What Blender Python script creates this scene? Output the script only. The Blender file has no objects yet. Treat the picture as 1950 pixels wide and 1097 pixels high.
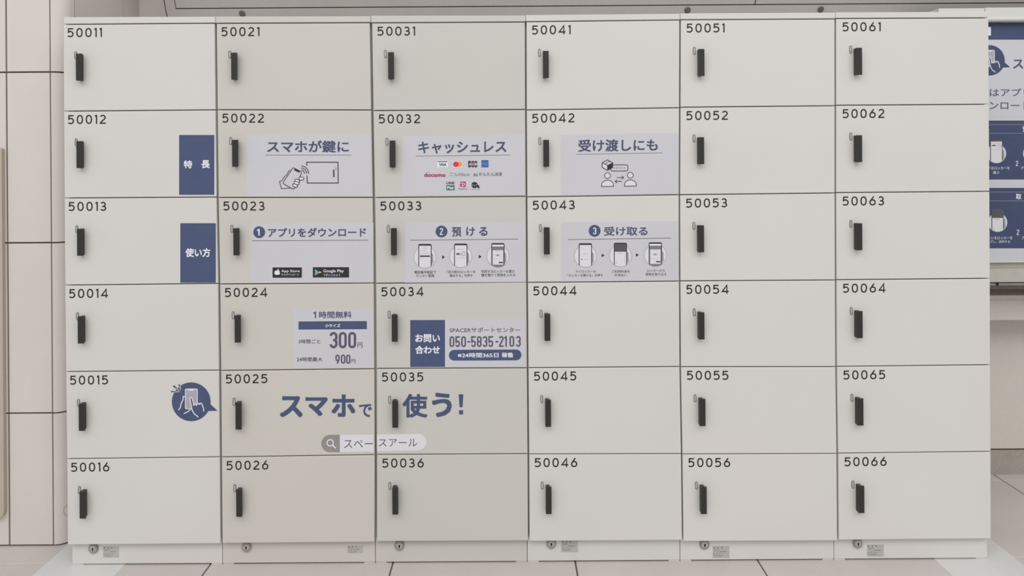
import bpy, math, random
from mathutils import Matrix, Vector
from mathutils.geometry import tessellate_polygon
random.seed(7)
SC = bpy.context.scene
COL = SC.collection

# ------------------------------------------------------------------ camera
D, HC, SCALE, THETA = 1.75, 0.935, 0.00121, 0.0068   # distance, height, metres per pixel on the locker fronts, roll
F = D / SCALE                                        # focal length in pixels (1950 wide)
PX, PY = 965.0, 305.0                                # principal point
cam_d = bpy.data.cameras.new('camera')
cam_d.sensor_width = 36.0
cam_d.lens = F / 1950 * 36
cam_d.shift_x = (975.0 - PX) / 1950
cam_d.shift_y = -(548.5 - PY) / 1950
cam_d.clip_start = 0.05
cam = bpy.data.objects.new('camera', cam_d)
COL.objects.link(cam)
cam.matrix_world = Matrix.Translation((0, -D, HC)) @ Matrix.Rotation(math.pi / 2, 4, 'X') @ Matrix.Rotation(-THETA, 4, 'Z')
SC.camera = cam

# ------------------------------------------------------------------ light
w = bpy.data.worlds.new('world'); SC.world = w; w.use_nodes = True
w.node_tree.nodes['Background'].inputs[0].default_value = (0.98, 0.99, 1.0, 1)
w.node_tree.nodes['Background'].inputs[1].default_value = 0.58

def area(name, loc, target, sx, sy, power, colr=(1, 0.985, 0.96)):
    l = bpy.data.lights.new(name, 'AREA'); l.shape = 'RECTANGLE'
    l.size, l.size_y, l.energy, l.color = sx, sy, power, colr
    o = bpy.data.objects.new(name, l); COL.objects.link(o)
    o.location = loc
    o.rotation_euler = (Vector(target) - Vector(loc)).to_track_quat('-Z', 'Y').to_euler()
    return o
area('ceiling_light', (0.0, -4.2, 4.6), (0.0, -1.5, 0.0), 10.0, 3.0, 240, (1, 0.995, 0.985))
area('ceiling_light', (0.3, -1.3, 4.6), (0.3, -1.0, 0.0), 8.0, 0.6, 8, (1, 0.995, 0.985))

SC.view_settings.view_transform = 'Standard'
SC.view_settings.look = 'None'
SC.view_settings.gamma = 1.0
SC.view_settings.exposure = 0.0
SC.view_settings.use_curve_mapping = False

# ------------------------------------------------------------------ helpers
def P(px, py, Y=0.0):
    """a point of the plane y = Y, named by where the photograph shows it"""
    a, b = px - PX, py - PY
    u, v = a - THETA * b, b + THETA * a
    Z = D + Y
    return Vector((u * Z / F, Y, HC - v * Z / F))

def lin(c):
    c = c / 255
    return c / 12.92 if c <= 0.04045 else ((c + 0.055) / 1.055) ** 2.4

MATS = {}
def mat(name, rgb, rough=0.5, metal=0.0, noise=0.0, nscale=6.0, bump=0.0, bscale=300.0, gain=1.12, spec=0.35, speck=0.0):
    if name in MATS: return MATS[name]
    m = bpy.data.materials.new(name); m.use_nodes = True
    nt = m.node_tree; b = nt.nodes['Principled BSDF']
    c = [min(0.9, lin(v) * gain) for v in rgb]
    b.inputs['Roughness'].default_value = rough
    b.inputs['Metallic'].default_value = metal
    b.inputs['Specular IOR Level'].default_value = spec
    b.inputs['Base Color'].default_value = (*c, 1)
    tc = nt.nodes.new('ShaderNodeTexCoord'); geo = nt.nodes.new('ShaderNodeNewGeometry')
    if noise:
        n = nt.nodes.new('ShaderNodeTexNoise'); n.inputs['Scale'].default_value = nscale
        n.inputs['Detail'].default_value = 4
        nt.links.new(geo.outputs['Position'], n.inputs['Vector'])
        r = nt.nodes.new('ShaderNodeValToRGB')
        e = r.color_ramp.elements
        e[0].position, e[1].position = 0.3, 0.7
        e[0].color = (*[v * (1 - noise) for v in c], 1)
        e[1].color = (*[min(0.92, v * (1 + noise)) for v in (c[0], c[1], c[2])], 1)
        nt.links.new(n.outputs['Fac'], r.inputs['Fac'])
        out = r.outputs['Color']
        if speck:
            n2 = nt.nodes.new('ShaderNodeTexNoise'); n2.inputs['Scale'].default_value = 260
            n2.inputs['Detail'].default_value = 2
            nt.links.new(geo.outputs['Position'], n2.inputs['Vector'])
            r2 = nt.nodes.new('ShaderNodeValToRGB')
            r2.color_ramp.elements[0].position = 0.3; r2.color_ramp.elements[1].position = 0.7
            r2.color_ramp.elements[0].color = (1 - speck,) * 3 + (1,)
            r2.color_ramp.elements[1].color = (1, 1, 1, 1)
            nt.links.new(n2.outputs['Fac'], r2.inputs['Fac'])
            mx = nt.nodes.new('ShaderNodeMix'); mx.data_type = 'RGBA'; mx.blend_type = 'MULTIPLY'
            mx.inputs['Factor'].default_value = 1
            nt.links.new(out, mx.inputs['A']); nt.links.new(r2.outputs['Color'], mx.inputs['B'])
            out = mx.outputs['Result']
        nt.links.new(out, b.inputs['Base Color'])
    if bump:
        n = nt.nodes.new('ShaderNodeTexNoise'); n.inputs['Scale'].default_value = bscale
        nt.links.new(geo.outputs['Position'], n.inputs['Vector'])
        bp = nt.nodes.new('ShaderNodeBump'); bp.inputs['Strength'].default_value = bump
        bp.inputs['Distance'].default_value = 0.001
        nt.links.new(n.outputs['Fac'], bp.inputs['Height']); nt.links.new(bp.outputs['Normal'], b.inputs['Normal'])
    MATS[name] = m
    return m

def tag(o, label=None, cat=None, group=None, kind=None):
    if label: o['label'] = label
    if cat: o['category'] = cat
    if group: o['group'] = group
    if kind: o['kind'] = kind
    return o

WORLD = {}                                            # world position of each object (no rotations anywhere)
def link(o, parent, at):
    COL.objects.link(o)
    at = Vector(at)
    WORLD[o.name] = at
    if parent is not None:
        o.parent = parent
        o.location = at - WORLD[parent.name]
    else:
        o.location = at
    return o

def empty(name, at):
    o = bpy.data.objects.new(name, None); o.empty_display_size = 0.05
    return link(o, None, at)

def obj(name, verts, faces, mats, parent=None, idx=None, smooth=False):
    verts = [Vector(v) for v in verts]
    lo = Vector([min(v[i] for v in verts) for i in range(3)])
    hi = Vector([max(v[i] for v in verts) for i in range(3)])
    at = Vector(((lo.x + hi.x) / 2, (lo.y + hi.y) / 2, lo.z))
    me = bpy.data.meshes.new(name)
    me.from_pydata([tuple(v - at) for v in verts], [], faces)
    if not isinstance(mats, (list, tuple)): mats = [mats]
    for m in mats: me.materials.append(m)
    if idx: me.polygons.foreach_set('material_index', idx)
    if smooth: me.polygons.foreach_set('use_smooth', [True] * len(me.polygons))
    me.update()
    return link(bpy.data.objects.new(name, me), parent, at)

class MB:
    def __init__(s): s.v, s.f, s.i, s.m = [], [], [], []
    def mi(s, m):
        if m not in s.m: s.m.append(m)
        return s.m.index(m)
    def add(s, v, f, m):
        n = len(s.v); k = s.mi(m)
        s.v += [Vector(x) for x in v]; s.f += [tuple(n + j for j in q) for q in f]; s.i += [k] * len(f)
    def box(s, x0, x1, y0, y1, z0, z1, m):
        v = [(x, y, z) for x in (x0, x1) for y in (y0, y1) for z in (z0, z1)]
        s.add(v, [(0, 1, 3, 2), (4, 6, 7, 5), (0, 4, 5, 1), (2, 3, 7, 6), (0, 2, 6, 4), (1, 5, 7, 3)], m)
    def slab(s, q, y0, y1, bev, m):
        """a plate facing -y: q = four corners (x, z) going round; front edge softened by bev"""
        cx = sum(p[0] for p in q) / 4; cz = sum(p[1] for p in q) / 4
        ins = [(p[0] + (bev if p[0] < cx else -bev), p[1] + (bev if p[1] < cz else -bev)) for p in q]
        h = [(p[0] + (bev * .3 if p[0] < cx else -bev * .3), p[1] + (bev * .3 if p[1] < cz else -bev * .3)) for p in q]
        v = [(p[0], y1, p[1]) for p in q] + [(p[0], y0 + bev, p[1]) for p in q] + \
            [(p[0], y0 + bev * .3, p[1]) for p in h] + [(p[0], y0, p[1]) for p in ins]
        f = [(3, 2, 1, 0), (12, 13, 14, 15)]
        for k in range(3):
            for j in range(4):
                a, b = k * 4 + j, k * 4 + (j + 1) % 4
                f.append((a, b, b + 4, a + 4))
        s.add(v, f, m)
    def cyl(s, c, r, y0, y1, m, n=24, r2=None):
        r2 = r2 if r2 is not None else r
        v = [(c[0] + r * math.cos(t * 2 * math.pi / n), y1, c[1] + r * math.sin(t * 2 * math.pi / n)) for t in range(n)] + \
            [(c[0] + r2 * math.cos(t * 2 * math.pi / n), y0, c[1] + r2 * math.sin(t * 2 * math.pi / n)) for t in range(n)]
        f = [tuple(range(n, 2 * n)), tuple(reversed(range(n)))] + [(t, (t + 1) % n, n + (t + 1) % n, n + t) for t in range(n)]
        s.add(v, f, m)
    def build(s, name, parent=None, smooth=False):
        return obj(name, s.v, s.f, s.m, parent, s.i, smooth)

def ribbon(pts, t, closed=False):
    """flat band of width t along a polyline (2-D), mitred; returns verts, faces"""
    n = len(pts); L, R = [], []
    for i in range(n):
        p = pts[i]
        a = pts[i - 1] if (i > 0 or closed) else None
        b = pts[(i + 1) % n] if (i < n - 1 or closed) else None
        def d(u, v):
            l = math.hypot(v[0] - u[0], v[1] - u[1]) or 1e-9
            return ((v[0] - u[0]) / l, (v[1] - u[1]) / l)
        d1 = d(a, p) if a else d(p, b)
        d2 = d(p, b) if b else d1
        nx, ny = -(d1[1] + d2[1]), d1[0] + d2[0]
        l = math.hypot(nx, ny)
        if l < 1e-6: nx, ny, l = -d1[1], d1[0], 1
        nx, ny = nx / l, ny / l
        c = max(0.45, nx * -d1[1] + ny * d1[0])
        k = t / 2 / c
        L.append((p[0] + nx * k, p[1] + ny * k)); R.append((p[0] - nx * k, p[1] - ny * k))
    v = L + R; f = []
    for i in range(n if closed else n - 1):
        j = (i + 1) % n
        f.append((i, j, n + j, n + i))
    return v, f

def arc(cx, cy, rx, ry, a0, a1, n=12):
    return [(cx + rx * math.cos(math.radians(a0 + (a1 - a0) * i / n)), cy - ry * math.sin(math.radians(a0 + (a1 - a0) * i / n))) for i in range(n + 1)]

def rrect(x0, y0, x1, y1, r, n=5):
    return arc(x1 - r, y0 + r, r, r, 90, 0, n) + arc(x1 - r, y1 - r, r, r, 0, -90, n) + arc(x0 + r, y1 - r, r, r, -90, -180, n) + arc(x0 + r, y0 + r, r, r, 180, 90, n)

# ---- glyphs: the engraved-style door numerals, drawn as strokes in a box 17.3 high (y down)
def sup(cx, cy, rx, ry, n=24, p=2.35):
    o = []
    for i in range(n):
        a = 2 * math.pi * i / n; c, s_ = math.cos(a), math.sin(a)
        o.append((cx + rx * abs(c) ** (2 / p) * (1 if c >= 0 else -1), cy + ry * abs(s_) ** (2 / p) * (1 if s_ >= 0 else -1)))
    return o
GL = {
    '0': (12.0, [(sup(6.0, 8.65, 4.8, 7.45), True)]),
    '1': (4.7, [([(3.5, 0.0), (3.5, 17.3)], False), ([(0.3, 2.9), (3.4, 1.1)], False)]),
    '2': (11.5, [(arc(5.6, 5.2, 4.4, 4.0, 160, -35, 12) + [(1.6, 14.6), (1.1, 16.1)], False), ([(0.0, 16.1), (11.4, 16.1)], False)]),
    '3': (11.0, [(arc(5.0, 5.0, 3.9, 3.8, 155, -90, 12), False), (arc(4.9, 12.45, 4.8, 3.7, 90, -150, 13), False), ([(3.2, 8.75), (5.2, 8.75)], False)]),
    '4': (13.0, [([(9.6, 17.3), (9.6, 1.0), (1.0, 12.9), (13.0, 12.9)], False)]),
    '5': (11.5, [([(10.6, 1.3), (1.9, 1.3), (1.5, 9.2)], False), (arc(5.2, 11.3, 5.1, 4.85, 142, -118, 16) + [(0.3, 15.3)], False)]),
    '6': (12.0, [(sup(6.0, 11.5, 4.8, 4.6), True), ([(8.4, 0.3), (4.6, 5.4), (1.6, 9.6), (1.2, 11.6)], False)]),
}
# condensed numerals on a unit box: width a, height 1 (centrelines), drawn with a heavy stroke
def cond(ch, x0, y0, x1, y1, t):
    h = t / 2; l, r, a, b = x0 + h, x1 - h, y0 + h, y1 - h
    cx, R = (l + r) / 2, (r - l) / 2; m = (a + b) / 2
    if ch == '0': return [(arc(cx, a + R, R, R, 180, 0, 10) + arc(cx, b - R, R, R, 0, -180, 10), True)]
    if ch == '8': return [(arc(cx, a + R, R, R, 180, 0, 8) + [(r, m - R * .5)] + arc(cx, m + R, R, R, 60, 0, 3)[1:] + arc(cx, b - R, R, R, 0, -180, 8) + [(l, m + R * .6), (l + R * .3, m), (l, m - R * .6)], True), ([(l + R * .3, m), (r - R * .3, m)], False)]
    if ch == '3': return [(arc(cx, a + R, R, R, 180, 0, 10) + [(r, m - R * .6), (r - R * .45, m), (r, m + R * .6)] + arc(cx, b - R, R, R, 0, -180, 10), False), ([(cx - R * .2, m), (r - R * .45, m)], False)]
    if ch == '5': return [([(r + h, a), (l, a), (l, m + t * .1)] + arc(cx, m + R * .75, R, R, 160, 0, 8) + arc(cx, b - R, R, R, 0, -180, 10), False)]
    if ch == '2': return [(arc(cx, a + R, R, R, 180, -15, 10) + [(l, b - t * .4), (l, b)], False), ([(x0, b), (x1, b)], False)]
    if ch == '1': return [([(r - h, y0), (r - h, y1)], False), ([(x0, a + t * .9), (r - h, a + t * .2)], False)]
    if ch == '9': return [(arc(cx, a + R, R, R, 180, 0, 10) + [(r, m - R * .1)] + arc(cx, m, R, R, 0, -180, 8), True), ([(r, m), (cx - R * .2, y1)], False)]
    if ch == '-': return [([(x0, m + t * .1), (x1, m + t * .1)], False)]
    return []

TXT = {}
def text_mesh(s, bold):
    k = (s, bold)
    if k in TXT: return TXT[k]
    c = bpy.data.curves.new('print', 'FONT'); c.body = s; c.offset = min(bold, 0.0); c.resolution_u = 3
    o = bpy.data.objects.new('print', c); COL.objects.link(o)
    dg = bpy.context.evaluated_depsgraph_get()
    me = bpy.data.meshes.new_from_object(o.evaluated_get(dg))
    v = [(p.co.x, p.co.y) for p in me.vertices]; f = [tuple(p.vertices) for p in me.polygons]
    bpy.data.objects.remove(o); bpy.data.curves.remove(c); bpy.data.meshes.remove(me)
    if bold > 0:                                      # heavier weight: the glyph repeated round a small square
        nd = 16 if bold > 0.024 else 8 if bold > 0.012 else 4
        n0, v0, f0 = len(v), list(v), list(f)
        for d in range(nd):
            if nd == 16:
                e = [(1, 0), (1, .5), (1, 1), (.5, 1), (0, 1), (-.5, 1), (-1, 1), (-1, .5), (-1, 0), (-1, -.5), (-1, -1), (-.5, -1), (0, -1), (.5, -1), (1, -1), (1, -.5)]
                dx, dy = e[d]
            elif nd == 8: dx, dy = [(1, 0), (1, 1), (0, 1), (-1, 1), (-1, 0), (-1, -1), (0, -1), (1, -1)][d]
            else: dx, dy = [(1, 1), (-1, 1), (-1, -1), (1, -1)][d]
            dx, dy = dx * bold * .9, dy * bold * .9
            f += [tuple(n0 * (d + 1) + j for j in q) for q in f0]
            v += [(p[0] + dx, p[1] + dy) for p in v0]
    xs = [p[0] for p in v]; ys = [p[1] for p in v]
    x0, x1, y0, y1 = min(xs), max(xs), min(ys), max(ys)
    TXT[k] = ([((p[0] - x0) / (x1 - x0), (y1 - p[1]) / max(1e-6, y1 - y0)) for p in v], f)
    return TXT[k]

class Art(MB):
    """flat print lying on the plane y = Y; its layers stand a tenth of a millimetre proud of each other"""
    def __init__(s, Y, lay=0): super().__init__(); s.Y, s.lay = Y, lay
    def w(s, p, layer):
        q = P(p[0], p[1], s.Y); q.y = s.Y - 0.0002 - 0.00012 * layer
        return q
    def flat(s, v, f, m, layer): s.add([s.w(p, layer) for p in v], f, m)
    def poly(s, pts, m, layer=2):
        t = tessellate_polygon([[Vector((p[0], -p[1], 0)) for p in pts]])
        s.flat(pts, [tuple(x) for x in t], m, layer)
    def rect(s, x0, y0, x1, y1, m, layer=1, sl=0.0):
        d = sl * (x1 - x0)
        s.flat([(x0, y0), (x1, y0 - d), (x1, y1 - d), (x0, y1)], [(0, 1, 2, 3)], m, layer)
    def sheet(s, x0, y0, x1, y1, m, sl=0.0):
        d = sl * (x1 - x0)
        a = [s.w(p, 0.5) for p in [(x0, y0), (x1, y0 - d), (x1, y1 - d), (x0, y1)]]
        b = [Vector((p.x, s.Y, p.z)) for p in a]
        s.add(a + b, [(0, 1, 2, 3), (0, 4, 5, 1), (1, 5, 6, 2), (2, 6, 7, 3), (3, 7, 4, 0)], m)
    def line(s, pts, t, m, layer=3, closed=False):
        v, f = ribbon(pts, t, closed)                 # each step a hair deeper, so crossings never share a plane
        for i, q in enumerate(f): s.flat([v[j] for j in q], [(0, 1, 2, 3)], m, layer + .04 * (i % 12))
    def disc(s, cx, cy, r, m, layer=2, n=40, ry=None):
        s.flat([(cx + r * math.cos(2 * math.pi * i / n), cy + (ry or r) * math.sin(2 * math.pi * i / n)) for i in range(n)], [tuple(range(n))], m, layer)
    def text(s, t, x0, y0, x1, y1, m, bold=0.0, sl=0.0, layer=3):
        """text filling the box x0..x1, y0..y1 (measured at its left end), rising to the right by slope sl"""
        v, f = text_mesh(t, bold)
        n0 = len(v)
        if bold > 0: n0 //= 17 if bold > 0.024 else 9 if bold > 0.012 else 5
        for k in range(0, len(v), n0):
            fk = [tuple(j - k for j in q) for q in f if k <= q[0] < k + n0]
            s.flat([(x0 + (x1 - x0) * p[0], y0 + (y1 - y0) * p[1] - sl * (x1 - x0) * p[0]) for p in v[k:k + n0]], fk, m, layer + .05 * k / n0)
    def cond(s, ch, x0, y0, x1, y1, t, m, layer=3):
        for k, (pts, cl) in enumerate(cond(ch, x0, y0, x1, y1, t)): s.line(pts, t, m, layer + .5 * k, cl)

# ------------------------------------------------------------------ materials
WARM, COOL = (203, 200, 195), (205, 204, 199)
PAINT = [mat('locker_paint_%d' % i, c, 0.42, noise=0.012, nscale=3.5, bump=0.04, bscale=900, spec=0.3) for i, c in enumerate(
    [(206, 203, 199), (197, 193, 186), (195, 193, 187), (206, 204, 200), (208, 205, 201), (208, 205, 201)])]
M_CAV = mat('locker_frame_paint', (150, 150, 142), 0.5)
M_HANDLE = mat('handle_plastic', (43, 42, 39), 0.45, bump=0.3, bscale=1500, spec=0.4)
M_SLOT = mat('slot_metal', (188, 186, 181), 0.4, 0.1)
M_SLOTRIM = mat('slot_rim', (104, 102, 99), 0.45, 0.1)
M_NUM = mat('number_ink', (34, 32, 30), 0.6)
M_SHEET = mat('sticker_sheet', (196, 195, 200), 0.5, noise=0.012, nscale=9)
M_NAVY = mat('navy_ink', (71, 82, 114), 0.5, noise=0.04, nscale=30)
M_TITLE = mat('title_ink', (73, 78, 107), 0.55)
M_GREYV = mat('violet_grey_ink', (88, 85, 104), 0.55)
M_INK = mat('black_ink', (45, 43, 47), 0.6)
M_INK2 = mat('caption_ink', (84, 82, 88), 0.6)
M_LINE = mat('rule_ink', (120, 118, 128), 0.6)
M_WHITE = mat('white_ink', (222, 224, 232), 0.6)
M_PALE = mat('pale_ink', (213, 212, 217), 0.6)
M_SCREEN = mat('screen_grey_ink', (165, 163, 175), 0.6)
M_DGREY = mat('dark_grey_ink', (85, 84, 88), 0.6)
M_MGREY = mat('mid_grey_ink', (120, 119, 122), 0.6)
M_LGREY = mat('light_grey_ink', (150, 149, 155), 0.6)
M_TAB = mat('search_tab_ink', (143, 138, 134), 0.55)
M_RED = mat('red_ink', (186, 44, 80), 0.5)
M_CRIM = mat('crimson_ink', (165, 40, 80), 0.5)
M_MRED = mat('coral_red_ink', (198, 62, 78), 0.5)
M_ORANGE = mat('orange_ink', (228, 150, 66), 0.5)
M_GREEN = mat('green_ink', (58, 118, 88), 0.5)
M_JNAVY = mat('deep_navy_ink', (42, 38, 72), 0.5)
M_JRED = mat('wine_ink', (138, 38, 66), 0.5)
M_JGREEN = mat('forest_ink', (52, 88, 70), 0.5)
M_BLUE = mat('card_blue_ink', (60, 92, 168), 0.5)
M_LBLUE = mat('light_blue_ink', (130, 155, 205), 0.5)
M_CYAN = mat('cyan_ink', (90, 180, 200), 0.5)
M_YEL = mat('yellow_ink', (215, 200, 70), 0.5)
M_OLIVE = mat('olive_ink', (178, 170, 70), 0.5)
M_STEEL = mat('lock_steel', (170, 168, 162), 0.35, 0.25)
M_STEELD = mat('lock_steel_dark', (142, 140, 134), 0.35, 0.25)
M_KEY = mat('keyhole_black', (20, 18, 18), 0.6)
M_PLATE = mat('rating_label_foil', (178, 177, 172), 0.4, 0.1)
M_GROUT = mat('grout_dark', (92, 80, 74), 0.9, noise=0.08, nscale=60)
M_FGROUT = mat('floor_grout', (88, 82, 76), 0.9, noise=0.08, nscale=60)
M_TILE = mat('wall_tile_glaze', (208, 201, 196), 0.35, noise=0.02, nscale=8, speck=0.03)
M_FTILE = mat('floor_tile_stone', (194, 188, 183), 0.55, noise=0.035, nscale=7, speck=0.08, bump=0.15, bscale=400)
M_STRIP = mat('white_floor_strip', (205, 205, 203), 0.5, noise=0.015, nscale=10, speck=0.03)
M_WALL = mat('wall_stone', (206, 199, 191), 0.6, noise=0.02, nscale=5, speck=0.06)
M_BASE = mat('baseboard_stone', (166, 159, 150), 0.7, noise=0.06, nscale=12, speck=0.15)
M_METAL = mat('brushed_panel', (178, 174, 170), 0.5, 0.25, noise=0.02, nscale=20, speck=0.06)
M_GAPSHADE = mat('gap_shade', (40, 36, 32), 0.7)  # near-black colour standing in for shade inside gaps and a hole
M_BOLT = mat('bolt_steel', (100, 94, 86), 0.4, 0.5)
M_CASE = mat('case_white', (204, 204, 200), 0.45)
M_RAIL = mat('rail_grey', (184, 181, 173), 0.5, noise=0.03, nscale=30, speck=0.08)
M_BEIGE = mat('beige_panel', (180, 170, 156), 0.6, noise=0.03, nscale=8, speck=0.06)
M_WIRE = mat('wire_grey', (110, 106, 98), 0.5)
M_PNAVY = mat('poster_navy_ink', (64, 74, 104), 0.5, noise=0.05, nscale=40)
M_DUST = mat('grime', (150, 143, 134), 0.9)

# ------------------------------------------------------------------ setting: floor
TS, TX0, TY0 = 0.4245, None, None
TX0 = P(1098, 1085, 0).x  # re-set just below from the floor plane
def floor_pt(px, py):
    a, b = px - PX, py - PY
    u, v = a - THETA * b, b + THETA * a
    Z = HC * F / v
    return Vector((u * Z / F, Z - D, 0))
TX0 = floor_pt(1098.2, 1085).x
TY0 = floor_pt(1940, 1062).y
B = MB(); B.box(-2.6, 2.7, -2.3, 0.60, -0.06, -0.0025, M_FGROUT)
floor = tag(B.build('floor'), kind='structure')
def tile(parent, x0, x1, y0, y1, z0, z1, m, name, bev=0.0012):
    B = MB()
    v = [(x0, y0, z0), (x1, y0, z0), (x1, y1, z0), (x0, y1, z0), (x0, y0, z1 - bev), (x1, y0, z1 - bev), (x1, y1, z1 - bev), (x0, y1, z1 - bev),
         (x0 + bev, y0 + bev, z1), (x1 - bev, y0 + bev, z1), (x1 - bev, y1 - bev, z1), (x0 + bev, y1 - bev, z1)]
    f = [(3, 2, 1, 0), (8, 9, 10, 11)] + [(k * 4 + j, k * 4 + (j + 1) % 4, (k + 1) * 4 + (j + 1) % 4, (k + 1) * 4 + j) for k in range(2) for j in range(4)]
    B.add(v, f, m)
    return B.build(name, parent)
for i in range(-7, 5):
    for j in range(-4, 2):
        x0, y0 = TX0 + i * TS, TY0 + j * TS
        xe = x0 + TS
        if abs(x0 + 1.113) < .05: x0 = -1.0
        if abs(xe + 1.113) < .05: xe = -1.0
        y1 = min(y0 + TS, 0.60)
        tile(floor, x0 + .0017, xe - .0017, y0 + .0012, y1 - .0012, -0.012, 0.0, M_FTILE, 'floor_tile')

# ------------------------------------------------------------------ setting: walls
YW = 0.482                                            # back wall
B = MB(); B.box(-1.0765, 2.7, YW + .004, YW + .12, 0, 2.6, M_GROUT)
wall_back = tag(B.build('wall_back'), kind='structure')
def wtile(parent, x0, x1, z0, z1, yf, m, g=0.0012, depth=0.012, name='wall_tile'):
    B = MB(); B.slab([(x0 + g, z0 + g), (x1 - g, z0 + g), (x1 - g, z1 - g), (x0 + g, z1 - g)], yf, yf + depth, 0.001, m)
    return B.build(name, parent)
zb = P(1915, 855, YW).z
zj = P(1915, 571, YW).z
hs = zj - zb
xs = [-1.076, -0.75, -0.42, -0.1, .22, .54, .86, 1.14, 1.80, 2.46]
zs = [zb, zj, zj + hs, zj + 1.65 * hs + .4, 2.25, 2.6]
for i in range(len(xs) - 1):
    for k in range(5):
        wtile(wall_back, xs[i] - (.012 if i == 0 else 0), xs[i + 1], zs[k], zs[k + 1], YW, M_TILE if i == 0 else M_WALL, 0.0008)
B = MB(); B.box(-1.0765, 2.6, YW + .001, YW + .02, 0, zb - .004, M_BASE)
tag(B.build('baseboard_back'), kind='structure')

# tiled pillar at the left: front faces, rounded corner, side face towards the back wall
YP = 0.104
XL0, XL1 = P(14, 560, YP).x, P(104.5 - 5, 560, YP).x  # joints of the narrow front tiles
XL0, XL1 = P(14.7, 560, YP).x, P(98.8, 560, YP).x
XS = -1.0765; RC = XS - XL1 - 0.001
zr = [P(60, y, YP).z for y in (1034, 787, 462.5, 137.3)]
hz = zr[2] - zr[1]
zr = [0.0] + zr[1:] + [zr[3] + hz, zr[3] + 2 * hz, zr[3] + 3 * hz, zr[3] + 4 * hz]
w3_ = XL1 - XL0
B = MB()
B.box(XL0 - 11 * w3_, XL1, YP + .004, YW + .1, 0, 2.6, M_GROUT)
B.box(XL1 - .01, XS - .004, YP + RC, YW + .1, 0, 2.6, M_GROUT)
n = 10
v = []
for z in (0, 2.6):
    v += [(XL1 + (RC - .004) * math.sin(math.pi / 2 * i / n), YP + RC - (RC - .004) * math.cos(math.pi / 2 * i / n), z) for i in range(n + 1)] + [(XL1, YP + RC, z)]
k = n + 2
B.add(v, [(i, i + 1, k + i + 1, k + i) for i in range(n)] + [tuple(range(k, 2 * k))], M_GROUT)
pillar = tag(B.build('wall_left'), kind='structure')
w3 = XL1 - XL0
G = 0.0019
for k in range(len(zr) - 1):
    z0, z1 = zr[k], min(zr[k + 1], 2.6)
    if k == 0: z0 = 0.004 - G
    for q in range(12):
        wtile(pillar, XL0 + w3 * (1 - q) - w3, XL0 + w3 * (1 - q), z0, z1, YP, M_TILE, G)
    # rounded corner tile
    v = []; g = G; a0 = 0.035
    ys = P(133, 15, 0)
    steps = 12
    prof = [(XL1 + g, YP)] + [(XL1 + RC * math.sin(a0 + (math.pi / 2 - a0) * i / steps), YP + RC - RC * math.cos(a0 + (math.pi / 2 - a0) * i / steps)) for i in range(steps + 1)]
    Ye = XS * F / (133 - 2 - PX) - D
    prof.append((XS, max(Ye, YP + RC + .004)))
    m_ = len(prof)
    for z in (z0 + g, z1 - g):
        v += [(p[0], p[1], z) for p in prof] + [(p[0] - .012 * max(0, min(1, (p[1] - YP) / RC)), p[1] + .012 * (1 - max(0, min(1, (p[1] - YP) / RC))), z) for p in prof]
    f = [(i, i + 1, 2 * m_ + i + 1, 2 * m_ + i) for i in range(m_ - 1)]
    f += [(2 * m_ + i, 2 * m_ + i + 1, 3 * m_ + i + 1, 3 * m_ + i) for i in range(m_ - 1)] + [(i + 1, i, m_ + i, m_ + i + 1) for i in range(m_ - 1)]
    f += [(0, 2 * m_, 3 * m_, m_), (m_ - 1, 2 * m_ - 1, 4 * m_ - 1, 3 * m_ - 1)]
    obj('corner_tile', v, f, M_TILE, pillar)
    # side face tiles
    Y1 = XS * F / (239 - 2 - PX) - D
    for ya, yb in ((prof[-1][1] + .005, Y1 - .0025), (Y1 + .0025, YW)):
        B = MB(); B.box(XS - .012, XS, ya, yb, z0 + g, z1 - g, M_TILE); B.build('side_tile', pillar)

# ------------------------------------------------------------------ lockers
GX = [[121.2, 122.0, 123.2, 124.3, 126.0, 128.0, 129.2],
      [410.5, 412.2, 414.0, 417.0, 418.8, 420.2, 421.5],
      [706.2, 708.8, 711.8, 713.8, 715.0, 715.6, 715.2],
      [1001.1, 1001.5, 1002.6, 1003.7, 1004.9, 1006.3, 1007.0],
      [1295.3, 1294.8, 1294.0, 1294.6, 1295.6, 1298.4, 1300.3],
      [1591.0, 1591.2, 1591.2, 1591.8, 1592.6, 1594.8, 1596.0],
      [1882.3, 1882.9, 1884.2, 1885.0, 1885.4, 1886.4, 1886.8]]
GYL = [[46.3, 211.8, 377.3, 543.2, 708.1, 874.0, 1037.3], [44.5, 209.0, 376.3, 541.2, 705.8, 870.6, 1034.5],
       [43.5, 210.6, 376.4, 539.8, 702.0, 866.0, 1031.0], [41.3, 209.5, 375.0, 538.1, 700.5, 865.0, 1030.4],
       [37.6, 204.3, 371.0, 535.3, 698.8, 865.0, 1030.8], [35.2, 200.5, 367.0, 533.0, 698.2, 863.5, 1028.3]]
GYR = [[44.2, 209.2, 375.5, 540.1, 705.2, 870.5, 1035.0], [43.0, 209.5, 376.2, 539.1, 702.7, 866.3, 1032.0],
       [41.8, 208.6, 373.9, 537.0, 700.8, 864.3, 1029.5], [38.0, 205.2, 371.0, 535.5, 698.5, 864.2, 1028.7],
       [35.9, 201.4, 367.6, 533.5, 698.7, 864.0, 1029.5], [34.0, 198.6, 364.5, 530.3, 694.9, 860.1, 1025.6]]
TOPL = [32.8, 31.6, 30.0, 28.8, 25.6, 23.6]
TOPR = [31.8, 31.0, 29.5, 26.2, 24.1, 22.4]
GAPW = [0, 2.0, 2.3, 1.6, 1.4, 1.5, 0]                # half gaps between columns, pixels
DT, YB = 0.014, 0.0145                                # door thickness, front of the carcase
PL_Y = 0.0148                                         # front of the plinth
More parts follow.
